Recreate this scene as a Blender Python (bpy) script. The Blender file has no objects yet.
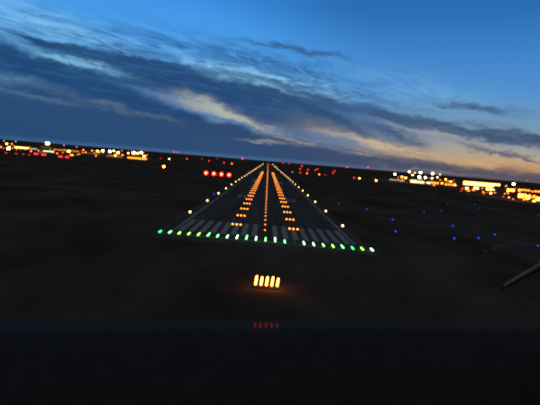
import bpy, bmesh, math, random
from mathutils import Vector, Matrix
random.seed(7)
S = bpy.context.scene
COL = S.collection
R = math.radians

# ------------------------------------------------------------------ camera
F = 490.0                      # focal length in photo pixels (photo 540 x 405)
CAM = Vector((-0.85, -153.5, 24.9))
def cdir(px, py):
    return Vector(((px - 270) / F, (202.5 - py) / F, -1.0))
_y = cdir(268.2, 160.7).normalized()              # runway direction = world +Y
_h = cdir(540.0, 183.0).normalized()              # another point of the horizon
_z = _h.cross(_y).normalized()
if _z.y < 0: _z = -_z
_x = _y.cross(_z)
ROT = Matrix((_x, _y, _z))                        # camera -> world
cam = bpy.data.cameras.new('camera')
cam.sensor_width = 36; cam.lens = 36 * F / 540
cam.clip_start = 0.02; cam.clip_end = 90000
cam.dof.use_dof = True; cam.dof.focus_distance = 900; cam.dof.aperture_fstop = 3.0
cam_o = bpy.data.objects.new('camera', cam); COL.objects.link(cam_o)
cam_o.matrix_world = Matrix.Translation(CAM) @ ROT.to_4x4()
S.camera = cam_o
S.cycles.filter_width = 4.2
S.cycles.sample_clamp_indirect = 2.0
S.cycles.use_denoising = False
S.cycles.max_bounces = 3; S.cycles.diffuse_bounces = 1; S.cycles.glossy_bounces = 2
S.view_settings.view_transform = 'Standard'; S.view_settings.look = 'None'
S.view_settings.exposure = 0; S.view_settings.gamma = 1
S.view_settings.use_curve_mapping = False

def wray(px, py): return ROT @ cdir(px, py)
def at(px, py, D):
    d = wray(px, py); return CAM + d * (D / d.y)
def gnd(px, py, z=0.0):
    d = wray(px, py); return CAM + d * ((z - CAM.z) / d.z)
def below(px, py):             # degrees under the horizon of a pixel
    d = wray(px, py); return math.degrees(math.atan2(-d.z, math.hypot(d.x, d.y)))
def azel(px, py):
    d = wray(px, py).normalized()
    return math.degrees(math.atan2(d.x, d.y)), math.degrees(math.asin(d.z))

def lin(c):
    return tuple((v / 255 / 12.92) if v <= 10.3 else ((v / 255 + 0.055) / 1.055) ** 2.4 for v in c)

# ------------------------------------------------------------------ sky (after sunset, glow low on the right)
W = bpy.data.worlds.new('World'); S.world = W; W.use_nodes = True
NT = W.node_tree; NT.nodes.clear()
def N(t, **kw):
    n = NT.nodes.new(t)
    for k, v in kw.items(): setattr(n, k, v)
    return n
def setin(sock, v):
    if isinstance(v, bpy.types.NodeSocket): NT.links.new(v, sock)
    else: sock.default_value = v
def M(op, a, b=None, c=None, clamp=False):
    n = N('ShaderNodeMath', operation=op, use_clamp=clamp)
    setin(n.inputs[0], a)
    if b is not None: setin(n.inputs[1], b)
    if c is not None: setin(n.inputs[2], c)
    return n.outputs[0]
def add(a, b): return M('ADD', a, b)
def mul(a, b): return M('MULTIPLY', a, b)
def sub(a, b): return M('SUBTRACT', a, b)
def sstep(v, lo, hi, o0=0.0, o1=1.0):
    n = N('ShaderNodeMapRange', interpolation_type='SMOOTHSTEP')
    setin(n.inputs[0], v); n.inputs[1].default_value = lo; n.inputs[2].default_value = hi
    n.inputs[3].default_value = o0; n.inputs[4].default_value = o1
    return n.outputs[0]
def ramp(v, lo, hi, stops):
    t = M('DIVIDE', sub(v, lo), hi - lo, clamp=True)
    n = N('ShaderNodeValToRGB'); NT.links.new(t, n.inputs[0])
    el = n.color_ramp.elements
    while len(el) < len(stops): el.new(0.5)
    for e_, (p, c) in zip(el, stops):
        e_.position = (p - lo) / (hi - lo); e_.color = (*lin(c), 1)
    return n.outputs[0]
def cmix(fac, a, b):
    n = N('ShaderNodeMix', data_type='RGBA')
    setin(n.inputs[0], fac)
    setin(n.inputs[6], a if isinstance(a, bpy.types.NodeSocket) else (*a, 1))
    setin(n.inputs[7], b if isinstance(b, bpy.types.NodeSocket) else (*b, 1))
    return n.outputs[2]
def noise(x, y, scale, detail=4.0, rough=0.55, z=0.0, dist=0.0):
    cv = N('ShaderNodeCombineXYZ'); setin(cv.inputs[0], x); setin(cv.inputs[1], y); cv.inputs[2].default_value = z
    n = N('ShaderNodeTexNoise'); NT.links.new(cv.outputs[0], n.inputs['Vector'])
    n.inputs['Scale'].default_value = scale; n.inputs['Detail'].default_value = detail
    n.inputs['Roughness'].default_value = rough; n.inputs['Distortion'].default_value = dist
    return n.outputs[0]

tc = N('ShaderNodeTexCoord'); sx = N('ShaderNodeSeparateXYZ'); NT.links.new(tc.outputs['Generated'], sx.inputs[0])
X, Y, Z = sx.outputs
AZ = mul(M('ARCTAN2', X, Y), 57.29578)
EL = mul(M('ARCSINE', Z), 57.29578)
# cloud-deck plane: streets of cloud run towards azimuth +40 degrees
zz = add(M('MAXIMUM', Z, 0.0), 0.045)
P_, Q_ = M('DIVIDE', X, zz), M('DIVIDE', Y, zz)
A0 = R(42)
U = add(mul(P_, math.sin(A0)), mul(Q_, math.cos(A0)))
V = sub(mul(P_, math.cos(A0)), mul(Q_, math.sin(A0)))
n_str = noise(mul(U, 0.30), V, 1.6, 7, 0.62, 3.1, 0.4)        # streaks along the streets
n_fine = noise(mul(U, 0.9), mul(V, 2.0), 2.4, 6, 0.62, 9.7, 0.4)
n_torn = noise(mul(U, 1.05), mul(V, 2.4), 2.0, 9, .72, 6.4, 1.1)
n_big = noise(mul(U, 0.35), mul(V, 0.6), 0.9, 3, 0.5, 1.3)
wx = mul(sub(noise(AZ, mul(EL, 2.2), 0.16, 4, 0.55, 5.0), 0.5), 7.0)
wy = mul(sub(noise(AZ, mul(EL, 2.2), 0.22, 5, 0.6, 8.0), 0.5), 2.6)
wy2 = mul(sub(noise(mul(AZ, 1.0), mul(EL, 2.5), 0.75, 4, 0.6, 2.0), 0.5), 0.9)
AW, EW = add(AZ, wx), add(EL, add(wy, wy2))
AWEW = N('ShaderNodeCombineXYZ'); NT.links.new(AW, AWEW.inputs[0]); NT.links.new(EW, AWEW.inputs[1])
def blobs(lst):
    """soft elongated patches at given sky directions: (pixel x, y, half length, half width, slope, amount)"""
    tot = 0.0
    for (px, py, L, Wd, ang, amp) in lst:
        a, e = azel(px, py)
        a2, e2 = azel(px + 20 * math.cos(R(ang)), py + 20 * math.sin(R(ang)))
        th = math.atan2(e2 - e, a2 - a); k = 57.2958 / F
        mp = N('ShaderNodeMapping', vector_type='TEXTURE'); NT.links.new(AWEW.outputs[0], mp.inputs[0])
        mp.inputs['Location'].default_value = (a, e, 0); mp.inputs['Rotation'].default_value = (0, 0, th); mp.inputs['Scale'].default_value = (L * k, Wd * k, 1)
        dp = N('ShaderNodeVectorMath', operation='DOT_PRODUCT'); NT.links.new(mp.outputs[0], dp.inputs[0]); NT.links.new(mp.outputs[0], dp.inputs[1])
        tot = M('MULTIPLY_ADD', M('POWER', math.exp(-1), dp.outputs['Value']), amp, tot)
    return tot
def curve(v, lo, hi, stops):
    mx = max(q for _, q in stops)
    t = M('DIVIDE', sub(v, lo), hi - lo, clamp=True)
    n = N('ShaderNodeValToRGB'); NT.links.new(t, n.inputs[0]); n.color_ramp.interpolation = 'EASE'
    el = n.color_ramp.elements
    while len(el) < len(stops): el.new(0.5)
    for e_, (p, q) in zip(el, stops):
        e_.position = (p - lo) / (hi - lo); e_.color = (q / mx, q / mx, q / mx, 1)
    return mul(n.outputs[0], mx)

sky_l = ramp(EL, 0, 90, [(0, (52, 92, 140)), (3, (52, 100, 152)), (6, (60, 118, 178)), (9, (74, 146, 212)), (13, (78, 162, 238)), (17, (60, 144, 228)), (24, (56, 116, 186)), (40, (68, 98, 138)), (90, (80, 88, 104))])
sky_r = ramp(EL, 0, 90, [(0, (168, 116, 88)), (1.6, (188, 152, 118)), (2.6, (176, 164, 146)), (4, (142, 154, 164)), (6, (112, 150, 184)), (9, (84, 146, 206)), (13, (62, 131, 202)), (17, (44, 110, 182)), (24, (46, 98, 162)), (40, (64, 94, 134)), (90, (80, 88, 104))])
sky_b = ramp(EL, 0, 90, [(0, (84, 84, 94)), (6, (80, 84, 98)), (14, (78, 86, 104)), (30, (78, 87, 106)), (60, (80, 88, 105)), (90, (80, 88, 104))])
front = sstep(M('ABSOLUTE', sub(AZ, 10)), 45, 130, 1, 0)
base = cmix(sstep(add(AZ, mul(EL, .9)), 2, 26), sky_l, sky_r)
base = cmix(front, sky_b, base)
# broad veil of thin streaky cloud over the left and middle of the sky
veil = blobs([(60, 40, 150, 18, 14, .45), (150, 54, 110, 13, 10, 1.0), (190, 60, 110, 22, 12, .7), (270, 78, 90, 18, 14, .9), (330, 98, 70, 14, 16, .6), (20, 62, 70, 16, 10, .8)])
streak = sstep(add(mul(n_str, .45), mul(n_torn, .55)), .42, .58)
base = cmix(mul(M('MINIMUM', veil, 1.0), mul(sub(1.0, streak), .85)), base, lin((46, 98, 156)))
# thin pale cirrus
cir = blobs([(30, 22, 90, 13, 16, .45), (80, 34, 90, 7, 22, .28), (24, 42, 50, 5, 18, .6), (215, 66, 50, 6, 10, .6), (262, 77, 46, 6, 14, .9),
             (330, 92, 60, 9, 18, .5), (420, 92, 70, 14, 14, .3), (300, 88, 40, 5, 14, .5)])
cirf = mul(cir, sstep(add(mul(n_str, .4), mul(n_torn, .6)), .40, .60, .10, 1.05))
base = cmix(M('MINIMUM', cirf, .85), base, lin((140, 204, 238)))
# darker mid-level cloud
drk = blobs([(15, 68, 60, 12, 14, 1.1), (85, 88, 85, 14, 20, 1.25), (40, 84, 60, 10, 10, .6), (150, 74, 80, 8, 14, .7), (195, 92, 100, 11, 16, 1.2), (275, 106, 62, 15, 20, 1.3), (225, 82, 70, 8, 12, .9),
             (310, 110, 46, 9, 22, .7), (385, 117, 70, 5, 15, .9), (455, 129, 80, 5.5, 14, .9), (352, 132, 66, 6, 24, .5), (408, 144, 46, 7, 26, .55), (532, 138, 46, 7, 12, 1.0), (470, 147, 50, 2.6, 12, .55), (425, 156, 40, 2.0, 10, .45), (520, 158, 40, 2.2, 9, .5), (170, 118, 90, 9, 14, .9), (235, 134, 60, 6, 10, .8), (110, 56, 70, 4, 12, .55), (60, 44, 60, 3, 14, .4), (390, 132, 40, 6, 20, .4),
             (475, 108, 55, 5.5, 9, .85), (325, 54, 60, 5, 9, .42), (250, 44, 90, 5, 9, .42), (150, 34, 90, 4, 16, .35), (292, 84, 50, 4, 10, .6), (400, 90, 40, 2.5, 8, .2), (400, 104, 50, 3, 12, .4)])
drkf = sstep(mul(drk, add(-.15, add(mul(n_str, 1.1), mul(n_torn, 1.2)))), .20, .90)
drkf = mul(drkf, sstep(n_fine, .3, .62, .74, 1.0))
dcol = ramp(AZ, -30, 30, [(-30, (31, 68, 112)), (-8, (33, 68, 113)), (6, (48, 77, 116)), (18, (68, 92, 124)), (29, (58, 78, 114))])
base = cmix(M('MINIMUM', drkf, .95), base, dcol)
# crisper pale tongues in front of the dark cloud
tng = blobs([(88, 65, 36, 2.8, 13, .8), (62, 59, 18, 2.2, 18, .7), (245, 80, 36, 3.6, 10, .75), (225, 74, 26, 2.4, 12, .5), (284, 92, 24, 2.2, 16, .4), (16, 78, 34, 3.6, 12, .3)])
base = cmix(M('MINIMUM', mul(tng, sstep(n_fine, .36, .58, .25, 1.0)), .8), base, lin((128, 190, 226)))
# low bank over the horizon
bank_h = curve(AZ, -60, 60, [(-60, 5.2), (-28, 4.9), (-10, 4.1), (0, 2.9), (8, 2.1), (15, 1.65), (28, 1.3), (60, 1.2)])
bk = sstep(sub(sub(bank_h, EL), add(mul(sub(n_str, .5), 1.4), mul(sub(n_torn, .5), 1.2))), -.45, .55)
bcol = ramp(AZ, -60, 60, [(-60, (36, 68, 108)), (-20, (37, 72, 114)), (0, (46, 72, 110)), (10, (56, 72, 104)), (20, (66, 75, 100)), (30, (78, 76, 95)), (60, (44, 60, 98))])
bcol = cmix(sstep(n_torn, .38, .66, 0, .35), bcol, ramp(AZ, -30, 30, [(-30, (52, 90, 132)), (0, (66, 92, 126)), (20, (96, 92, 108)), (30, (110, 94, 100))]))
base = cmix(mul(mul(bk, .94), front), base, bcol)
# pale and orange lit streaks
lit = blobs([(30, 96, 55, 2.6, 10, .40), (112, 107, 46, 2.6, 15, .42), (10, 80, 40, 4, 12, .3), (200, 106, 46, 6.5, 15, .75), (246, 121, 50, 4.5, 17, .75), (180, 98, 26, 7, 12, .3),
             (335, 130, 40, 5, 16, .22), (352, 141, 46, 3.6, 14, .6), (405, 152, 46, 3.4, 11, .6), (470, 160, 60, 3.8, 9, .6), (540, 166, 50, 4.0, 7, .6), (265, 142, 24, 1.7, 4, .55), (292, 139, 20, 1.4, 6, .35),
             (365, 155, 26, 1.6, 8, .35), (440, 172, 40, 1.3, 6, .3), (440, 138, 40, 4, 14, .25)])
litf = mul(lit, sstep(add(mul(n_str, .5), mul(n_torn, .5)), .36, .6, .35, 1.2))
lcol = ramp(AZ, -30, 30, [(-30, (104, 128, 150)), (-14, (118, 134, 148)), (-6, (178, 184, 176)), (2, (190, 178, 154)), (12, (206, 184, 148)), (22, (208, 172, 128)), (30, (206, 154, 106))])
base = cmix(M('MINIMUM', litf, .9), base, lcol)
# thin clear strip right on the horizon
strip = mul(sstep(EL, .05, .55, 1, 0), mul(sstep(AZ, 12, 22, .42, .08), front))
base = cmix(strip, base, ramp(AZ, -30, 30, [(-30, (66, 114, 164)), (0, (92, 128, 166)), (14, (104, 120, 146)), (30, (110, 92, 98))]))
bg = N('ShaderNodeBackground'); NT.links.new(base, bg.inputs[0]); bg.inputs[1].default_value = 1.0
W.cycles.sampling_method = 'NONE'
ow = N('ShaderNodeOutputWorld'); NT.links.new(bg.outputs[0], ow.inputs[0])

# the sun has set: only a trace of warm light comes from low on the right
sun = bpy.data.lights.new('sun', 'SUN'); sun.energy = 0.02; sun.angle = R(12); sun.color = (1, .62, .36)
sun_o = bpy.data.objects.new('sun', sun); COL.objects.link(sun_o)
sun_o.rotation_euler = (R(88.5), 0, R(180 - 30)); sun_o.location = (400, 0, 300)

# ------------------------------------------------------------------ materials
MATS = {}
def mat(name, col, rough=.9, var=0.0, scale=1.0, spec=.2, metal=0.0, bump=0.0, col2=None, stretch=(1, 1, 1)):
    if name in MATS: return MATS[name]
    m = bpy.data.materials.new(name); m.use_nodes = True; t = m.node_tree; b = t.nodes['Principled BSDF']
    b.inputs['Base Color'].default_value = (*col, 1); b.inputs['Roughness'].default_value = rough
    b.inputs['Specular IOR Level'].default_value = spec; b.inputs['Metallic'].default_value = metal
    if var > 0 or col2:
        g = t.nodes.new('ShaderNodeNewGeometry'); mp = t.nodes.new('ShaderNodeMapping'); mp.inputs['Scale'].default_value = stretch
        t.links.new(g.outputs['Position'], mp.inputs[0])
        n = t.nodes.new('ShaderNodeTexNoise'); n.inputs['Scale'].default_value = scale; n.inputs['Detail'].default_value = 8; n.inputs['Roughness'].default_value = .65
        t.links.new(mp.outputs[0], n.inputs['Vector'])
        cr = t.nodes.new('ShaderNodeValToRGB'); cr.color_ramp.elements[0].position = .3; cr.color_ramp.elements[1].position = .7
        c2 = col2 or tuple(v * (1 + var) for v in col)
        cr.color_ramp.elements[0].color = (*[v * (1 - var) for v in col], 1); cr.color_ramp.elements[1].color = (*c2, 1)
        t.links.new(n.outputs[0], cr.inputs[0]); t.links.new(cr.outputs[0], b.inputs['Base Color'])
        if bump:
            bp = t.nodes.new('ShaderNodeBump'); bp.inputs['Strength'].default_value = bump
            t.links.new(n.outputs[0], bp.inputs['Height']); t.links.new(bp.outputs[0], b.inputs['Normal'])
    MATS[name] = m; return m
def glow(name, col, strength=1.0, light=False):
    if name in MATS: return MATS[name]
    m = bpy.data.materials.new(name); m.use_nodes = True; t = m.node_tree; t.nodes.clear()
    e = t.nodes.new('ShaderNodeEmission'); e.inputs[0].default_value = (*col, 1); e.inputs[1].default_value = strength
    o = t.nodes.new('ShaderNodeOutputMaterial'); t.links.new(e.outputs[0], o.inputs[0])
    m.cycles.emission_sampling = 'FRONT' if light else 'NONE'
    MATS[name] = m; return m

grass = mat('dry_grass', (.075, .046, .026), 1, .35, .03, .0, col2=(.145, .088, .047), stretch=(1, .55, 1))
asphalt = mat('runway_asphalt', (.100, .070, .050), .95, .3, .06, .0, col2=(.165, .115, .083), stretch=(3, .12, 1))
asphalt2 = mat('taxiway_asphalt', (.110, .073, .046), .95, .25, .08, .0)
paint = mat('worn_white_paint', (.42, .32, .235), .9, .4, .9, .0, stretch=(1, .3, 1))
concrete = mat('apron_concrete', (.24, .16, .10), .9, .2, .05, .0)
metal = mat('painted_metal', (.16, .13, .08), .6, 0, 1, .4)
darkmetal = mat('dark_metal', (.05, .045, .04), .6)
wallm = mat('building_wall', (.14, .11, .08), .9, .2, .3)
wall2 = mat('corrugated_wall', (.13, .10, .07), .8, .2, .4)
roofm = mat('flat_roof', (.05, .038, .028), .95, .2, .3)

# ------------------------------------------------------------------ mesh helpers
def mesh(name, vs, fs, m, smooth=False):
    me = bpy.data.meshes.new(name); me.from_pydata([tuple(v) for v in vs], [], fs); me.materials.append(m)
    if smooth:
        for p in me.polygons: p.use_smooth = True
    me.update(); return me
def ob(name, me, parent=None, loc=(0, 0, 0), rz=0.0):
    o = bpy.data.objects.new(name, me); COL.objects.link(o); o.location = loc; o.rotation_euler = (0, 0, rz)
    if parent: o.parent = parent
    return o
def tag(o, label=None, cat=None, group=None, kind=None):
    if label: o['label'] = label
    if cat: o['category'] = cat
    if group: o['group'] = group
    if kind: o['kind'] = kind
    return o
def empty(name, loc, label, cat, group=None, rz=0.0):
    o = ob(name, None, None, loc, rz); o.empty_display_size = .3
    return tag(o, label, cat, group)
def box_v(x0, x1, y0, y1, z0, z1, b=0.0):
    bm = bmesh.new(); bmesh.ops.create_cube(bm, size=1)
    for v in bm.verts:
        v.co = Vector((x0 if v.co.x < 0 else x1, y0 if v.co.y < 0 else y1, z0 if v.co.z < 0 else z1))
    if b: bmesh.ops.bevel(bm, geom=bm.edges[:], offset=b, segments=2, affect='EDGES', profile=.6)
    return bm
def bmesh_to(bm, name, m, smooth=False):
    me = bpy.data.meshes.new(name); bm.to_mesh(me); bm.free(); me.materials.append(m)
    if smooth:
        for p in me.polygons: p.use_smooth = True
    return me
def boxm(name, m, x0, x1, y0, y1, z0, z1, b=0.0): return bmesh_to(box_v(x0, x1, y0, y1, z0, z1, b), name, m)
def join_boxes(name, m, boxes):
    vs, fs = [], []
    for (x0, x1, y0, y1, z0, z1) in boxes:
        k = len(vs)
        vs += [(x0, y0, z0), (x1, y0, z0), (x1, y1, z0), (x0, y1, z0), (x0, y0, z1), (x1, y0, z1), (x1, y1, z1), (x0, y1, z1)]
        fs += [tuple(k + i for i in f) for f in ((0, 3, 2, 1), (4, 5, 6, 7), (0, 1, 5, 4), (1, 2, 6, 5), (2, 3, 7, 6), (3, 0, 4, 7))]
    return mesh(name, vs, fs, m)
def lathe(name, m, prof, n=12, smooth=True):
    vs, fs = [], []
    for (r, z) in prof:
        for i in range(n):
            a = 2 * math.pi * i / n; vs.append((r * math.cos(a), r * math.sin(a), z))
    for j in range(len(prof) - 1):
        for i in range(n):
            fs.append((j * n + i, j * n + (i + 1) % n, (j + 1) * n + (i + 1) % n, (j + 1) * n + i))
    fs.append(tuple(range(n - 1, -1, -1))); fs.append(tuple((len(prof) - 1) * n + i for i in range(n)))
    return mesh(name, vs, fs, m, smooth)
def dome(r, h, z0, k=5):       # profile of a lens standing on z0
    return [(r * .92, z0)] + [(max(.004, r * math.cos(math.pi / 2 * i / k)), z0 + h * .35 + h * .65 * math.sin(math.pi / 2 * i / k)) for i in range(k + 1)]
def sheet(name, m, pts, z, parent=None):
    o = ob(name, mesh(name, [(x, y, z) for x, y in pts], [tuple(range(len(pts)))], m), parent); return o
def rect(x0, x1, y0, y1): return [(x0, y0), (x1, y0), (x1, y1), (x0, y1)]

ORD = ['first', 'second', 'third', 'fourth', 'fifth', 'sixth', 'seventh', 'eighth', 'ninth', 'tenth', 'eleventh', 'twelfth', 'thirteenth', 'fourteenth', 'fifteenth', 'sixteenth',
       'seventeenth', 'eighteenth', 'nineteenth', 'twentieth', 'twenty-first', 'twenty-second', 'twenty-third']

# ------------------------------------------------------------------ ground, runway, taxiways
GS = 45000
tag(sheet('ground', grass, rect(-GS, GS, -3000, GS), 0), 'dark dry grass of the airfield at dusk', None, None, 'structure')
RL = 3600.0
rw = tag(sheet('runway', asphalt, rect(-33.8, 33.8, -13, RL + 60), .006), 'dark asphalt runway running straight to the horizon', None, None, 'structure')
def mark(name, x0, x1, y0, y1): return sheet(name, paint, rect(x0, x1, y0, y1), .011, rw)
for i in range(8):
    for s in (-1, 1):
        xc = s * (3.6 + i * 3.4); mark('threshold_stripe', xc - .9, xc + .9, 5, 35)
for k in range(70):
    y = 90 + k * 50
    if y < RL - 80: mark('centreline_dash', -.45, .45, y, y + 30)
for s in (-1, 1):
    mark('edge_line', s * 29.6 - .45, s * 29.6 + .45, 5, RL - 5)
    mark('aiming_point_mark', s * 13.6 - 4, s * 13.6 + 4, 400, 460)
    for j, y in enumerate((160, 300, 610, 760)):
        for q in range(3 if j == 0 else 2 if j < 3 else 1):
            xc = s * (11.2 + q * 3.3); mark('touchdown_mark', xc - .9, xc + .9, y, y + 22)
txy = [('taxiway', rect(-900, -33.9, 118, 142)), ('taxiway', rect(33.9, 420, 130, 156)), ('taxiway', rect(178, 204, 156.1, 1500)), ('taxiway', rect(86, 112, -40, 129.9))]
for nme, r in txy: tag(sheet(nme, asphalt2, r, .004), 'dark taxiway strip beside the runway', None, None, 'structure')
a_c = at(420, 183, 1180)
tag(sheet('apron', concrete, rect(a_c.x - 85, a_c.x + 150, a_c.y - 60, a_c.y + 200), .008), 'floodlit concrete apron under the white masts on the right', None, None, 'structure')
a_d = at(515, 198, 640)
tag(sheet('apron', concrete, rect(a_d.x - 30, a_d.x + 400, a_d.y - 60, a_d.y + 100), .008), 'orange lit freight yard at the right edge', None, None, 'structure')

# ------------------------------------------------------------------ airfield lamps
def copy_lamp(name, parts, loc, label, cat, group=None, rz=0.0):
    t = empty(name, loc, label, cat, group, rz)
    for (pn, me) in parts: ob(pn, me, t)
    return t
def lampset(r, h, g, stem=.25, base=.3):
    """base plate + stem + lens meshes of one elevated lamp"""
    return [('base', lathe('base', metal, [(base, 0), (base, .05), (base * .5, .09)], 10)),
            ('stem', lathe('stem', metal, [(.05, .09), (.05, stem), (r * .8, stem + .04)], 8)),
            ('lens', lathe('lens', g, dome(r, h, stem + .04), 12))]
def inset(r, h, g):
    return [('housing', lathe('housing', darkmetal, [(r * 1.35, .012), (r * 1.3, .035), (r * 1.05, .05)], 12)),
            ('lens', lathe('lens', g, dome(r, h, .05), 12))]

def lean(t, x, k=1.0):  # stretched, leaning lenses put the motion smear of the light into the shape
    """tilt a lamp's lens inwards, to the runway axis"""
    for c in t.children:
        if c.name.startswith('lens'):
            a = -math.atan2(x, 24.0)
            c.rotation_euler = (0, a, 0); c.scale = (1, 1, k); c.location.x = -math.sin(a) * .26
G_edge = glow('lamp_warm_white', (1, .60, .21), 11)
edge_parts = lampset(.33, .62, G_edge)
nL = int(RL // 60)
for s, side in ((-1, 'left'), (1, 'right')):
    for i in range(nL):
        y = (55 if s < 0 else 49.5) + 60 * i
        if i < 8: lb = f'warm white runway edge lamp, {ORD[i]} beyond the green bar on the {side} side'
        else: lb = f'distant runway edge lamp in the merged far line of the {side} side'
        el_ = copy_lamp('runway_edge_light', edge_parts, (s * 32.6, y, .006), lb, 'runway light', 'runway edge lights')
        if i < 4: lean(el_, s * 20, random.uniform(1.0, 1.3))

thr = []
for nm, c in (('a', (.17, 1, .22)), ('b', (.26, 1, .08)), ('c', (.03, 1, .16)), ('d', (.10, .4, .2)), ('e', (.42, 1, .5))):
    thr.append(lampset(.17, 1.2, glow('lamp_green_' + nm, c, 8 if nm != 'd' else .12, nm != 'd'), .22))
kinds = [2, 0, 1, 1, 1, 0, 0, 4, 4, 0, 4, 0, 4, 0, 3, 4, 4, 0, 1, 0, 2, 1, 4]
for i in range(23):
    k = kinds[i]
    lb = ('unlit dim green threshold lamp, the gap in the row right of the centreline' if k == 3 else
          f'bright green threshold lamp, {ORD[i]} from the left end of the row')
    tl = copy_lamp('threshold_light', thr[k], (-32.8 + 3.01 * i, -4.2 - (i - 11) * .13, .006), lb, 'runway light', 'green threshold lights')
    lean(tl, -33 + 3 * i, random.uniform(.85, 1.2))

G_tdz = glow('lamp_touchdown', (1, .27, .03), 8)
td = inset(.30, .42, G_tdz)
for s, side in ((-1, 'left'), (1, 'right')):
    for i in range(30):
        for q, pos in enumerate(('inner', 'middle', 'outer')):
            if i < 9: lb = f'orange touchdown lamp, {pos} one of the {ORD[i]} trio left of the centreline' if s < 0 else f'orange touchdown lamp, {pos} one of the {ORD[i]} trio right of the centreline'
            else: lb = f'orange touchdown lamp in the merged far end of the {side} row of trios'
            copy_lamp('touchdown_light', td, (s * (9.2 + 1.5 * q), 29 + 30 * i, .006), lb, 'runway light', 'touchdown zone lights')
G_cl = glow('lamp_centreline', (1, .25, .028), 5)
cl = inset(.24, .36, G_cl)
for i in range(238):
    lb = f'orange centreline lamp, {ORD[i]} beyond the green threshold row' if i < 14 else 'orange centreline lamp in the far line running to the horizon'
    copy_lamp('centreline_light', cl, (0, 20 + 15 * i, .012), lb, 'runway light', 'runway centreline lights')
endp = lampset(.5, .9, glow('lamp_end_red', (1, .02, .03), 16))
for i in range(8):
    copy_lamp('runway_end_light', endp, (-10.5 + 3 * i, RL + 4, .006), 'red runway end lamp where the runway lines meet at the horizon', 'runway light', 'red runway end lights')

# approach barrette just short of the threshold: five lamps on one crossbar
p = gnd(266, 288.5, .0)
bt = empty('approach_light_bar', (p.x, p.y, 0), 'bar of five tall bright orange white lamps short of the runway', 'approach lights')
ob('crossbar', boxm('crossbar', metal, -2.5, 2.5, -.05, .05, .42, .50, .01), bt)
for xx in (-1.6, 1.6): ob('post', lathe('post', metal, [(.14, 0), (.05, .05), (.04, .42)], 8), bt, (xx, 0, 0))
G_app = glow('lamp_approach', (1, .29, .038), 16, True)
hl = lathe('lamp_holder_shade', darkmetal, [(.10, .50), (.42, .56), (.44, .62), (.40, .60)], 12)  # holder widened into an added dish that keeps lamp light off the ground
hn = lathe('lamp', G_app, [(.15, .0)] + [(.18, .1), (.19, .5), (.19, 1.1), (.16, 1.55), (.1, 1.72), (.01, 1.78)], 12)
for i in range(5):
    l = ob('lamp', hn, bt, ((i - 2) * 1.06, 0, .6)); l.scale = (1, 1, (1.04, .97, 1.02, 1.07, .95)[i]); l.rotation_euler = (0, R(5), 0); ob('lamp_holder_shade', hl, l, (0, 0, -.6))

# PAPI
G_papi = glow('lamp_papi_core', (1, .11, .04), 60)
G_halo = glow('lamp_papi_halo', (1, .0045, .003), 40)
papi_b = boxm('housing', mat('papi_orange', (.30, .09, .02), .6), -2.2, 2.2, -.2, 1.6, .35, 4.6, .08)
papi_h = boxm('hood', darkmetal, -2.25, 2.25, -.6, -.21, 4.61, 4.7, .02)
papi_l = lathe('leg', metal, [(.12, 0), (.05, .06), (.05, .34)], 8)
papi_halo = lathe('filter', G_halo, [(2.1, 0), (2.1, .05), (2.0, .08)], 24)  # added glowing disc, stands in for the red halo round the lens
papi_n = lathe('lens', G_papi, [(.75, .085), (.75, .12), (.6, .18), (.4, .22), (.05, .24)], 16)
for i, (px, py) in enumerate(((205.9, 174.9), (213.7, 175.6), (221.3, 176.3), (228.9, 177.0))):
    c = at(px, py, 640)
    t = empty('approach_slope_light', (c.x, c.y, 0), f'red glowing approach slope light box, {ORD[i]} from the left in the row of four', 'runway light', 'red approach slope lights')
    ob('housing', papi_b, t); ob('hood', papi_h, t)
    for dx in (-1.6, 1.6):
        for dy in (.1, 1.3): ob('leg', papi_l, t, (dx, dy, 0))
    fl = ob('filter', papi_halo, t, (0, -.22, 2.45)); fl.rotation_euler = (R(90), 0, 0); ob('lens', papi_n, fl)

# blue taxiway lamps and red holding lamps, each on the ground where its pixel meets it
blue_s = {1: lampset(.16, .9, glow('lamp_blue', (.012, .085, 1), 2.6), .2), 0: lampset(.24, .6, glow('lamp_blue_dim', (.05, .12, 1), 1.3), .2)}
blues = [(396.3, 231.5, 1, 'brightest blue taxiway lamp nearest the right end of the green bar'), (393.3, 219.6, 1, 'blue taxiway lamp just above the brightest one right of the runway'),
 (367.4, 209.2, 1, 'blue taxiway lamp between the runway and the paired blue lamps'), (338.9, 203.8, 1, 'lone blue taxiway lamp close to the right runway edge'),
 (453.2, 225.6, 1, 'bright blue taxiway lamp, upper of the pair out on the right grass'), (455, 238.3, 1, 'dimmer blue taxiway lamp, lower of the pair out on the right grass'),
 (479.3, 238, 1, 'bright blue taxiway lamp beside the red holding lamps'), (495.6, 234.4, 1, 'dim blue taxiway lamp above the red holding lamps'),
 (424.4, 211.3, 0, 'faint blue taxiway lamp in the middle distance, left of two on a line'), (441.6, 210.7, 0, 'faint blue taxiway lamp in the middle distance, right of two on a line'),
 (467.4, 207.8, 0, 'faint blue lamp, left of three below the long lit terminal'), (475.4, 204, 0, 'faint blue lamp, farthest of three below the long lit terminal'), (479.3, 207.8, 0, 'faint blue lamp, right of three below the long lit terminal'),
 (433, 194.4, 0, 'faint blue lamp in front of the floodlit apron'), (538.5, 215, 0, 'blue lamp at the right edge below the orange yard'), (538.5, 245.4, 0, 'blue lamp at the right edge, nearer one'),
 (213.3, 194.3, 1, 'lone blue lamp beside the left runway edge under the red row'), (243, 168, 0, 'faint blue lamp beyond the red row near the runway'),
 (287, 169, 0, 'faint blue lamp right of the far runway end'), (448, 203, 0, 'faint blue lamp on the far taxiway below the apron'), (405, 190, 0, 'faint blue lamp left of the apron')]
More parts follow.
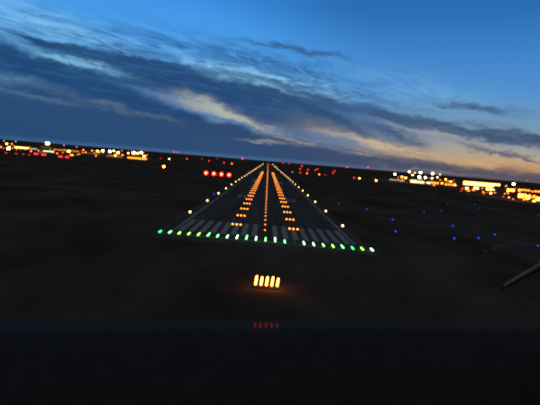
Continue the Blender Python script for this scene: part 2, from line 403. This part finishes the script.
for px, py, br, lb in blues:
    g = gnd(px, py, .35); bl = copy_lamp('taxiway_light', blue_s[br], (g.x, g.y, .0), lb, 'taxiway light', 'blue taxiway lights'); lean(bl, g.x * .5, random.uniform(.8, 1.15))
red_h = [('base', lathe('base', metal, [(.3, 0), (.3, .05), (.2, .09)], 10)), ('lens', boxm('lens', glow('lamp_hold_red', (1, .10, .03), .09), -.75, .75, -.12, .12, .09, .30, .05))]
for px, py, lb in ((485.2, 251.3, 'dull red holding lamp, nearest of the faint red row'), (494.5, 248.4, 'dull red holding lamp, second of the faint red row'), (501, 245.6, 'dull red holding lamp, third of the faint red row'),
                   (511.9, 243.3, 'dull red holding lamp, farthest right of the faint red row'), (476.3, 228.5, 'very dim red holding lamp between two blue lamps'), (400.7, 211.3, 'dim red holding lamp above the blue lamp pair')):
    g = gnd(px, py, .2); copy_lamp('holding_light', red_h, (g.x, g.y, .0), lb, 'taxiway light', 'red holding lights', R(12))

# ------------------------------------------------------------------ masts and distant lamps
_pc = {}
def pole_mesh(h):
    k = round(h)
    if k not in _pc: _pc[k] = lathe('pole', darkmetal, [(.35, 0), (.3, .1), (.14 + .004 * k, .3), (.09, max(k, 1))], 8)
    return _pc[k]
_hd = {}
def ellip(name, m, rx, ry, rz):
    me = lathe(name, m, [(max(.01, math.cos(math.pi * (i / 8 - .5))), math.sin(math.pi * (i / 8 - .5))) for i in range(9)], 14)
    for v in me.vertices: v.co = Vector((v.co.x * rx, v.co.y * ry, v.co.z * rz))
    return me
def flood(px, py, D, w, h, g, label, group, name='floodlight_mast', cat='light mast', n=3):
    """mast whose head of n lamps shows at the pixel, standing on the ground D metres away"""
    c = at(px, py, D); c.z = max(c.z, 1.6)
    t = empty(name, (c.x, c.y, 0), label, cat, group)
    H = c.z - h / 2 - .15
    po = ob('pole', pole_mesh(H), t); po.scale = (1, 1, H / max(round(H), 1))
    key = (w, h, g.name, n)
    if key not in _hd:
        cw = w / n
        _hd[key] = (boxm('lamp_frame', darkmetal, -w / 2 - .1, w / 2 + .1, .05, .3, -h / 2 - .15, -h / 2, .02), ellip('lamp', g, cw * .5, min(cw, h) * .3, h / 2))
    fr = ob('lamp_frame', _hd[key][0], t, (0, 0, c.z))
    for i in range(n): ob('lamp', _hd[key][1], fr, ((i - (n - 1) / 2) * w / n, 0, .02))
    return t
FW = glow('flood_white', (1, .70, .24), 44, True); FW2 = glow('flood_white_small', (1, .66, .22), 10)
FY = glow('flood_yellow', (1, .46, .07), 20, True); FO = glow('flood_orange', (1, .17, .010), 70, True); FO2 = glow('flood_orange_small', (1, .17, .012), 9, True)
FR = glow('obstruction_red', (1, .014, .012), 6); FR2 = glow('obstruction_red_dim', (1, .03, .035), 1.6); FP = glow('obstruction_pink', (1, .015, .05), 5)
FC = glow('flood_cool_dim', (.75, .9, 1), 1.6)

gr = 'white floodlight masts of the right apron'
for px, py, D, w, h, m, lb in (
 (394.9, 174.2, 1150, 3.4, 3.0, FW, 'lone white floodlight mast at the left end of the right apron'),
 (409.4, 171.8, 1230, 3.2, 2.6, FW, 'high white floodlight mast, leftmost of the tall ones on the apron'),
 (415.0, 172.8, 1260, 1.8, 2.2, FW2, 'small slim white floodlight next to the tall left mast'),
 (420.6, 172.6, 1200, 5.0, 3.4, FW, 'widest white floodlight mast at the middle of the apron'),
 (432.7, 173.6, 1190, 4.0, 3.6, FW, 'large white floodlight mast right of the widest one'),
 (440.0, 174.4, 1250, 1.8, 2.6, FW2, 'small white floodlight mast at the right end of the tall group'),
 (412.6, 175.0, 1220, 4.2, 2.2, FY, 'yellow white floodlight below the tall left mast'),
 (419.3, 177.0, 1160, 5.2, 3.6, FW, 'lower white floodlight mast under the widest head'),
 (425.4, 177.5, 1150, 3.6, 4.0, FW, 'lower white floodlight mast in the centre of the cluster'),
 (432.2, 178.2, 1150, 3.4, 2.6, FW2, 'lower white floodlight under the large right mast'),
 (437.4, 177.4, 1170, 3.2, 2.8, FW2, 'lower white floodlight at the right of the cluster'),
 (451.0, 181.6, 1050, 3.6, 2.0, FW2, 'pale floodlight between the apron cluster and the long terminal'),
 (458.8, 182.8, 960, 3.6, 3.4, FW, 'white floodlight mast left of the long lit terminal'),
 (463.0, 181.2, 990, 2.6, 2.6, FW, 'white floodlight touching the left corner of the long lit terminal'),
 (513.6, 184.0, 760, 3.2, 2.8, FW, 'tall round white floodlight above the orange yard'),
 (494.4, 193.3, 800, 3.6, 2.2, FW2, 'low white floodlight in front of the long terminal'),
 (490.4, 194.4, 790, 1.8, 1.6, FY, 'low yellow floodlight in front of the long terminal')):
    flood(px, py, D, w, h, m, lb, gr)
go = 'orange yard lamps on the right'
for px, py, D, w, h, m, lb in (
 (402.0, 176.8, 1180, 2.6, 2.0, FO, 'orange lamp left of the apron cluster, upper'), (405.7, 178.0, 1150, 4.0, 2.0, FO, 'orange lamp left of the apron cluster, lower wide one'),
 (445.7, 179.4, 1100, 2.4, 3.2, FO, 'orange lamp just right of the apron cluster'), (448.5, 181.2, 1080, 2.2, 1.8, FO2, 'dim orange lamp right of the apron cluster'),
 (434.0, 185.0, 1050, 4.0, 1.6, FO2, 'orange red lamp in front of the apron cluster'), (442.0, 183.2, 1070, 2.6, 1.8, FO, 'orange lamp below the right end of the apron cluster'), (455.0, 185.0, 1000, 2.4, 2.0, FO, 'orange lamp left of the terminal, near the ground'),
 (468.4, 193.3, 850, 3.4, 2.0, FO2, 'red orange lamp at the left foot of the long terminal'), (466.5, 188.5, 870, 2.4, 2.0, FO, 'orange lamp under the left end of the long terminal'), (483.0, 192.0, 830, 2.2, 1.6, FO2, 'dim orange lamp in front of the terminal doors'),
 (503.0, 188.0, 820, 2.4, 3.0, FO2, 'dim orange lamp between the long terminal and the yard'), (506.0, 186.5, 780, 1.6, 3.6, FO2, 'slim orange lamp at the left corner of the yard'), (511.0, 195.5, 690, 3.0, 1.4, FO2, 'dim orange lamp on the yard ground left of the bays'),
 (524.0, 199.5, 640, 3.0, 1.2, FO2, 'dim orange lamp at the near edge of the yard'), (534.0, 201.5, 620, 3.4, 1.2, FO, 'orange lamp at the near right corner of the yard'), (500.5, 194.8, 760, 2.6, 1.3, FO2, 'dim orange lamp right of the terminal foot'),
 (516.5, 197.0, 660, 2.4, 1.4, FO, 'orange lamp in front of the first freight bays')):
    flood(px, py, D, w, h, m, lb, go, 'yard_lamp', 'lamp post', 2)
gl = 'lamps of the left terminal area'
for px, py, D, w, h, m, lb in (
 (4.0, 140.8, 1700, 3.4, 3.0, FC, 'small pale lamp at the far left edge above the skyline'), (6.7, 143.8, 1600, 4.6, 4.2, FO, 'orange lamp near the far left edge'), (11.7, 143.9, 1650, 3.4, 3.2, FO2, 'dim orange lamp right of the bright left edge one'),
 (15.8, 141.4, 1700, 3.4, 3.0, FC, 'small pale lamp above the long yellow lit hall'), (8.3, 150.3, 1250, 6.6, 5.6, FW, 'large white floodlight low at the far left'), (9.6, 147.0, 1300, 3.4, 3.0, FW2, 'smaller white floodlight just over the large low one'),
 (1.0, 147.0, 1400, 4.0, 3.0, FO2, 'dim orange lamp on the left picture edge'), (47.5, 143.4, 1500, 10.5, 6.0, FW, 'big warm white floodlight bank standing over the left skyline'), (64.0, 145.2, 1600, 2.8, 3.2, FC, 'small pale lamp right of the big floodlight bank'),
 (76.7, 146.8, 1600, 2.4, 2.8, FC, 'small pale lamp farther right on the left skyline'), (68.7, 151.3, 1300, 7.0, 4.4, FY, 'yellow lamp at the end of the orange window row'), (71.7, 155.0, 1050, 7.0, 2.6, FO2, 'red orange lamp below the yellow one'),
 (83.3, 150.0, 1400, 3.4, 3.0, FO2, 'dim orange lamp, left of a spaced row on the left'), (85.6, 152.4, 1350, 3.0, 2.4, FO2, 'dim orange lamp low in the spaced row on the left'), (92.0, 150.6, 1400, 3.4, 3.0, FO2, 'dim orange lamp, middle of a spaced row on the left'),
 (97.5, 151.2, 1380, 6.0, 3.2, FO, 'orange lamp beside the white lamp of the left group'), (102.8, 150.6, 1350, 4.2, 3.8, FW, 'white floodlight left of the yellow group'), (109.7, 151.5, 1300, 5.2, 4.6, FW, 'large white yellow floodlight of the middle left group'),
 (113.7, 150.9, 1330, 4.0, 3.4, FY, 'yellow floodlight at the top of the middle left group'), (118.0, 152.7, 1280, 6.4, 4.4, FY, 'wide yellow floodlight right in the middle left group'), (115.3, 155.5, 1150, 3.6, 2.8, FY, 'low yellow lamp under the middle left group'),
 (110.8, 155.2, 1180, 3.0, 2.4, FR2, 'red lamp under the middle left group'), (128.3, 153.1, 1330, 3.2, 3.0, FY, 'small yellow lamp at the left of the bright right group'), (133.7, 152.7, 1300, 6.4, 5.2, FW, 'largest white lamp of the group ending the left lights'),
 (137.6, 153.3, 1290, 4.2, 4.0, FY, 'yellow lamp in the group ending the left lights'), (141.3, 152.7, 1300, 5.2, 4.4, FW, 'white yellow lamp at the right of that group'), (144.2, 156.3, 1180, 5.4, 3.6, FY, 'low yellow lamp at the right end of the left lights'),
 (31.0, 153.2, 1150, 3.0, 2.0, FO2, 'dim orange lamp below the long yellow hall'), (57.0, 154.0, 1150, 2.8, 2.0, FO2, 'dim orange lamp right of the low yellow hall'), (122.5, 155.0, 1220, 4.0, 2.2, FO2, 'dim orange lamp between the two left groups'),
 (169.2, 158.9, 1300, 2.8, 2.8, FW2, 'single small white lamp right of the left lights'), (163.7, 167.6, 800, 3.0, 2.8, FO, 'lone orange red lamp nearer on the left grass')):
    flood(px, py, D, w, h, m, lb, gl, 'yard_lamp', 'lamp post', 2)
grd = 'red lamps scattered over the airfield'
reds = [(35.8, 156.4, 950, 8.0, 2.6, FR, 'wide red lamp, left of the brighter pair at far left'), (43.7, 156.8, 940, 8.4, 2.8, FR, 'wide red lamp, right of the brighter pair at far left'), (60.3, 158.8, 900, 7.0, 2.8, FR, 'red lamp, left of the second pair at left'), (67.0, 158.4, 900, 6.0, 2.8, FR, 'red lamp, right of the second pair at left'),
 (6.0, 158.4, 850, 5.0, 1.2, FR2, 'faint red lamp, first of the dim row at the far left'), (16.0, 159.2, 850, 5.0, 1.2, FR2, 'faint red lamp, second of the dim row at the far left'), (23.0, 159.6, 850, 4.0, 1.2, FR2, 'faint red lamp, third of the dim row at the far left'), (29.0, 160.2, 850, 4.0, 1.2, FR2, 'faint red lamp, fourth of the dim row at the far left'),
 (160.8, 158.4, 1200, 2.4, 2.0, FR2, 'dim red lamp right after the left lights'), (174.0, 152.0, 1800, 3.0, 3.0, FP, 'pink red mast lamp above the skyline, left of two'), (177.6, 152.2, 1800, 3.0, 3.0, FP, 'pink red mast lamp above the skyline, right of two'),
 (187.0, 158.8, 1300, 3.0, 2.6, FR, 'red lamp left of the four red boxes'), (202.0, 158.9, 1500, 2.6, 2.4, FR2, 'dim red lamp over the four red boxes, left'), (209.0, 161.0, 1250, 2.4, 2.2, FR, 'red lamp over the four red boxes, middle'), (217.0, 158.7, 1700, 2.2, 2.0, FR2, 'very dim red lamp on the horizon over the red boxes'),
 (224.0, 162.6, 1250, 2.4, 2.2, FR, 'red lamp right over the four red boxes'), (231.9, 163.6, 1200, 2.4, 2.2, FO2, 'orange lamp right over the four red boxes'), (242.4, 158.6, 1500, 3.6, 5.2, FP, 'tall pink red mast lamp left of the far runway end'),
 (283.0, 163.2, 1900, 2.6, 2.2, FP, 'small red lamp right of the far runway end'), (289.0, 163.6, 1900, 2.6, 2.2, FP, 'second small red lamp right of the far runway end'), (301.8, 166.0, 1500, 3.8, 2.6, FP, 'pink red lamp at the top of the right red group'),
 (300.0, 169.0, 1350, 2.6, 2.4, FR, 'red lamp under the pink one'), (300.2, 172.6, 1200, 2.4, 2.2, FR, 'red lamp lowest in its column of three'), (308.0, 169.8, 1350, 2.6, 2.4, FR, 'red lamp, upper of a second column'), (307.0, 173.4, 1200, 2.4, 2.2, FO2, 'orange lamp, lower of the second column'),
 (315.6, 170.0, 1350, 2.6, 2.6, FR, 'red lamp, left of a close pair right of the runway'), (317.8, 169.0, 1400, 2.2, 2.2, FR, 'red lamp, right of a close pair right of the runway'), (319.2, 174.4, 1200, 3.0, 2.6, FO2, 'orange lamp below the close red pair'), (325.0, 175.0, 1200, 2.2, 2.0, FR2, 'faint red lamp right of the orange one'),
 (333.0, 172.8, 1300, 2.8, 2.8, FR, 'red lamp, lower of a slanted pair'), (334.8, 171.0, 1350, 2.4, 2.4, FR, 'red lamp, upper of a slanted pair'), (347.0, 167.2, 1700, 3.4, 3.0, FP, 'pink red mast lamp on the horizon, left of two at the right'), (368.0, 167.2, 1700, 3.4, 3.0, FP, 'pink red mast lamp above the horizon, right of two at the right'),
 (353.9, 180.0, 1150, 2.6, 2.4, FR, 'red lamp beside the pale orange one on the right grass'), (359.4, 178.7, 1150, 2.6, 2.4, FO, 'pale orange lamp beside the red one on the right grass'), (376.0, 182.4, 1050, 2.8, 2.6, FO, 'orange lamp left of the apron, nearer on the grass'),
 (292.4, 172.0, 1250, 1.8, 1.8, FC, 'tiny pale lamp beside the right runway edge'), (397.6, 178.0, 1150, 2.4, 1.6, FR2, 'dim red lamp under the lone apron mast'), (527.4, 180.7, 900, 2.2, 2.0, FR2, 'dim red mast lamp over the orange yard')]
for px, py, D, w, h, m, lb in reds:
    flood(px, py, D, w, h, m, lb, grd, 'obstruction_light', 'obstruction light', 2 if w > 5 else 1)

rc = random.Random(21)
sm_g = [glow('clutter_orange', (1, .18, .012), 3.4), glow('clutter_amber', (1, .32, .04), 5.0), glow('clutter_red', (1, .05, .02), 2.0), glow('clutter_pale', (1, .8, .5), 3.0)]
def clutter(n, x0, x1, d0, d1, D0, D1, label, group):
    for i in range(n):
        px = rc.uniform(x0, x1); hy = 160.7 + (px - 268.2) * .0820
        D = rc.uniform(D0, D1); w = rc.choice((1.4, 1.8, 2.2, 3.0)); h = rc.choice((1.2, 1.6))
        flood(px, hy + rc.uniform(d0, d1), D, w, h, rc.choice((sm_g[0], sm_g[0], sm_g[1], sm_g[1], sm_g[2], sm_g[3])), label, group, 'yard_lamp', 'lamp post', 1)
clutter(34, 0, 100, 5.5, 11, 1050, 1350, 'small lamp lost among the crowded lights of the left terminal', 'small lamps of the left terminal')
clutter(16, 100, 150, 1.5, 6, 1250, 1500, 'small lamp lost among the left lights nearer the runway', 'small lamps of the left lights near the runway')
clutter(34, 398, 462, 4, 11.5, 1020, 1230, 'small lamp lost among the crowded lights of the right apron', 'small lamps of the right apron')
clutter(20, 460, 505, 10, 16.5, 700, 850, 'small lamp in front of the long lit terminal', 'small lamps before the long terminal')
clutter(34, 503, 540, 7, 20, 560, 700, 'small lamp lost among the blazing lights of the freight yard', 'small lamps of the freight yard')

# ------------------------------------------------------------------ buildings
def building(name, px0, px1, pyb, D, depth, height, wm, label, rows, rz=None, cat='building'):
    """rows: (z0, z1, first, last, count, glow material, gap) lit panels on the camera side, as shares of the width"""
    a, b = at(px0, pyb, D), at(px1, pyb, D)
    x0, x1 = min(a.x, b.x), max(a.x, b.x); w = x1 - x0
    t = empty(name, ((x0 + x1) / 2, a.y, 0), label, cat)
    hw = w / 2
    ob('wall', boxm('wall', wm, -hw, hw, 0, depth, 0, height, .05), t)
    rf = ob('roof', boxm('roof', roofm, -hw - .6, hw + .6, -.8, depth + .6, height + .003, height + .6, .05), t)
    ob('roof_plant', boxm('roof_plant', wall2, -hw * .3, hw * .1, depth * .3, depth * .6, height + .603, height + 2.2, .05), rf)
    for (z0, z1, f0, f1, n, gm, gap) in rows:
        xa, xb = -hw + w * f0, -hw + w * f1; cw = (xb - xa) / n
        me = boxm('pane', gm, gap / 2, cw - gap / 2, -.10, -.02, z0, z1)
        fm = join_boxes('window_frame', darkmetal, [(0, gap / 2 - .01, -.16, -.005, z0 - .12, z1 + .12), (cw - gap / 2 + .01, cw, -.16, -.005, z0 - .12, z1 + .12), (gap / 2, cw - gap / 2, -.16, -.005, z1 + .01, z1 + .12), (gap / 2, cw - gap / 2, -.16, -.005, z0 - .12, z0 - .01)])
        for i in range(n):
            wd = ob('window', fm, t, (xa + cw * i, 0, 0)); ob('pane', me, wd)
    return t
WY = glow('window_bright_yellow', (1, .56, .12), 5.0, True); WW = glow('window_white', (1, .78, .34), 3.0, True); WG = glow('window_greenish', (.85, 1, .62), 1.6, True)
WO = glow('window_orange', (1, .27, .02), 3.6, True); WD = glow('window_dim', (1, .42, .14), .35); WT = glow('window_tan', (.95, .85, .5), .7); WB = glow('bay_orange', (1, .27, .022), 16.0, True)
building('terminal_building', 462.0, 500.5, 188, 880, 32, 18.6, wallm, 'long terminal building with a bright yellow upper window band at the right',
         [(11.0, 17.2, .02, .98, 12, WY, .3), (4.2, 8.6, .30, .44, 2, WW, .8), (4.4, 8.8, .62, .80, 2, WY, .8), (3.8, 7.0, .08, .18, 1, WG, .8), (3.4, 6.0, .84, .95, 2, WO, .8)])
building('hangar', 409.0, 424.5, 183, 1200, 40, 9.0, wall2, 'low hangar with greenish white lit doors under the apron masts', [(.8, 5.2, .08, .96, 6, WW, .4), (6.0, 7.6, .1, .5, 4, WG, .5)])
building('hangar', 425.5, 439.5, 183, 1210, 36, 10.0, wall2, 'low hangar with yellow lit doors right of the apron middle', [(1.0, 4.8, .08, .30, 1, WW, .5), (2.0, 6.0, .36, .95, 3, WO, 1.2)])
building('service_building', 388.0, 407.0, 182, 1240, 30, 6.0, wallm, 'low dim service building at the left end of the apron', [(1.6, 3.8, .06, .94, 10, WT, .5)])
building('office_building', 443.0, 457.0, 184, 1090, 26, 14.0, wallm, 'mid height office block between the hangars and the long terminal', [(8.5, 11.0, .05, .95, 7, WD, .8), (3.5, 6.5, .1, .9, 4, WO, 1.5)])
building('freight_warehouse', 505.5, 545.0, 193, 720, 40, 14.6, wall2, 'freight warehouse with glowing orange loading bays at the right edge',
         [(11.6, 13.6, .30, .62, 4, WO, .6), (11.2, 13.2, .72, .98, 3, WO, .6), (8.0, 12.4, .03, .22, 2, WB, .4)])
building('freight_shed', 516.5, 560.0, 196, 655, 24, 9.6, wall2, 'lower freight shed in front, with wide blazing loading bays', [(3.4, 8.2, .03, .17, 2, WB, .5), (2.2, 7.0, .19, .32, 2, WB, .5), (4.0, 6.6, .34, .44, 2, WO, .5), (1.4, 5.6, .45, .62, 3, WB, .5), (3.0, 6.0, .66, .98, 4, WB, .5)])
building('terminal_hall', 13.5, 38.0, 149, 1500, 40, 5.8, wallm, 'long hall with a bright yellow window band at the far left', [(.9, 5.2, .04, .60, 10, WY, .4), (.9, 4.4, .62, .97, 6, WT, .6)])
building('terminal_hall', 43.0, 54.5, 152, 1250, 30, 6.0, wallm, 'smaller low hall with a pale yellow window band below the big floodlight bank', [(1.5, 4.6, .04, .96, 6, WG, .5)])
building('office_building', 53.0, 80.0, 150, 1450, 30, 9.5, wallm, 'office block with a row of small orange windows on the left', [(5.6, 7.8, .04, .96, 12, WO, 4.0), (2.2, 4.2, .04, .96, 12, WD, 3.4)])
building('warehouse', 84.0, 101.0, 152, 1420, 30, 8.0, wall2, 'dark warehouse behind the spaced orange lamps on the left', [(3.0, 5.2, .1, .9, 6, WD, 2.5)])
building('hangar', 105.0, 124.0, 154, 1330, 40, 9.0, wall2, 'hangar with dim orange doors under the middle left lamps', [(1.0, 5.2, .1, .9, 6, WD, .8)])
building('hangar', 126.5, 148.0, 156, 1320, 40, 9.5, wall2, 'hangar with orange lit doors under the last left group', [(.8, 4.4, .05, .95, 8, WO, .8)])
building('control_block', 40.0, 52.0, 146, 1560, 30, 15.0, wallm, 'taller dark block behind the big floodlight bank on the left', [(9.5, 11.5, .1, .9, 6, WD, 1.5)])

# ------------------------------------------------------------------ the airliner's own cockpit sill and wiper
ck_m = mat('sill_black_paint', (.045, .05, .06), .8, .25, 40, .0)
def sillmat():
    m = bpy.data.materials.new('sill_faint_gloss'); m.use_nodes = True; t = m.node_tree; t.nodes.clear()
    d = t.nodes.new('ShaderNodeBsdfDiffuse'); d.inputs[0].default_value = (.078, .060, .048, 1)
    g = t.nodes.new('ShaderNodeBsdfGlossy'); g.inputs[0].default_value = (1, .13, .22, 1); g.inputs['Roughness'].default_value = 0.0
    x = t.nodes.new('ShaderNodeMixShader'); x.inputs[0].default_value = .022
    o = t.nodes.new('ShaderNodeOutputMaterial'); t.links.new(d.outputs[0], x.inputs[1]); t.links.new(g.outputs[0], x.inputs[2]); t.links.new(x.outputs[0], o.inputs[0])
    return m
MW = Matrix.Translation(CAM) @ ROT.to_4x4()
ac = empty('airliner_cockpit', CAM + Vector((0, .5, -.6)), 'black airliner cockpit sill across the bottom with a thin wiper arm at the right', 'aircraft')
INV = ac.matrix_world.inverted() if False else Matrix.Translation(-(CAM + Vector((0, .5, -.6))))
def cam_mesh(name, vs, fs, m, smooth=False):
    return mesh(name, [INV @ (MW @ Vector(v)) for v in vs], fs, m, smooth)
p1, p2 = cdir(0, 298.7), cdir(540, 309.5)
pn = p1.cross(p2).normalized()
if pn.y < 0: pn = -pn
HS = .030
def on_plane(px, py):
    d = cdir(px, py); return d * (-HS / pn.dot(d))
def on_depth(px, py, dep): return cdir(px, py) * dep
NX = 40
xs = [-160 + 860 * i / NX for i in range(NX + 1)]
def grid(rows):
    n = len(xs); vs = [v for r in rows for v in r]
    fs = [(j * n + i, j * n + i + 1, (j + 1) * n + i + 1, (j + 1) * n + i) for j in range(len(rows) - 1) for i in range(n - 1)]
    return vs, fs
def top_edge(x): return 315.0 + .003 * (x - 270) + 1.5e-5 * (x - 270) ** 2
RC = 7.0                       # the ledge bulges slightly
def on_ledge(px, py):
    p_ = on_plane(px, py); s_ = (p_ - on_plane(px, 325 + .02 * (px - 270))).length
    return p_ - pn * (s_ * s_ / (2 * RC))
drop = [on_ledge(x, top_edge(x)) - pn * .12 for x in xs]
ledge = [[on_ledge(x, top_edge(x) + .8 * k) for x in xs] for k in range(17)]
near = [p_.copy() for p_ in ledge[-1]]
fwd = pn.cross(Vector((1, 0, 0))).normalized()
if fwd.z > 0: fwd = -fwd
roll = []
for k in range(1, 15):          # padded edge rolling down towards the camera
    t_ = k / 14 * R(100); r_ = .16
    roll.append([p_ - fwd * r_ * math.sin(t_) - pn * r_ * (1 - math.cos(t_)) for p_ in near])
roll.append([p_ - pn * .35 for p_ in roll[-1]])
sm = sillmat()
vs, fs = grid(ledge); ob('windscreen_ledge', cam_mesh('windscreen_ledge', vs, fs, sm, True), ac)
vs, fs = grid([drop, [p_ - pn * .001 for p_ in ledge[0]]]); ob('ledge_front', cam_mesh('ledge_front', vs, fs, ck_m), ac)
vs, fs = grid([near] + roll); ob('glareshield', cam_mesh('glareshield', vs, fs, mat('glareshield_black', (.052, .039, .029), .95, .25, 60, 0), True), ac)
# wiper: tapered arm reaching in from the right, blade carrier and rubber at its tip
def bar(a, b, wa, wb, th, m, name, parent):
    a, b = Vector(a), Vector(b); u = (b - a).normalized(); sd = u.cross(Vector((0, 0, 1))).normalized(); up = sd.cross(u).normalized()
    vs = []
    for p_, w_ in ((a, wa), (b, wb)):
        for s1, s2 in ((-1, -1), (1, -1), (1, 1), (-1, 1)): vs.append(p_ + sd * s1 * w_ / 2 + up * s2 * th / 2)
    return ob(name, cam_mesh(name, vs, [(0, 1, 2, 3), (7, 6, 5, 4), (0, 4, 5, 1), (1, 5, 6, 2), (2, 6, 7, 3), (3, 7, 4, 0)], m), parent)
wm_ = mat('wiper_grey', (.72, .52, .36), .7, .2, 80, .1)
tip, root = on_depth(503.5, 285.5, 2.2), on_depth(640, 206, 2.0)
arm = bar(tip, root, .006, .012, .005, wm_, 'wiper_arm', ac)
bar(on_depth(504.8, 283.6, 2.2), on_depth(502.6, 291, 2.21), .010, .008, .008, mat('wiper_hinge', (.07, .055, .045), .8), 'wiper_hinge', arm)
bar(on_depth(508, 286, 2.24), on_depth(640, 217.5, 2.04), .008, .012, .006, mat('wiper_rubber', (.02, .015, .01), .9), 'wiper_blade', arm)
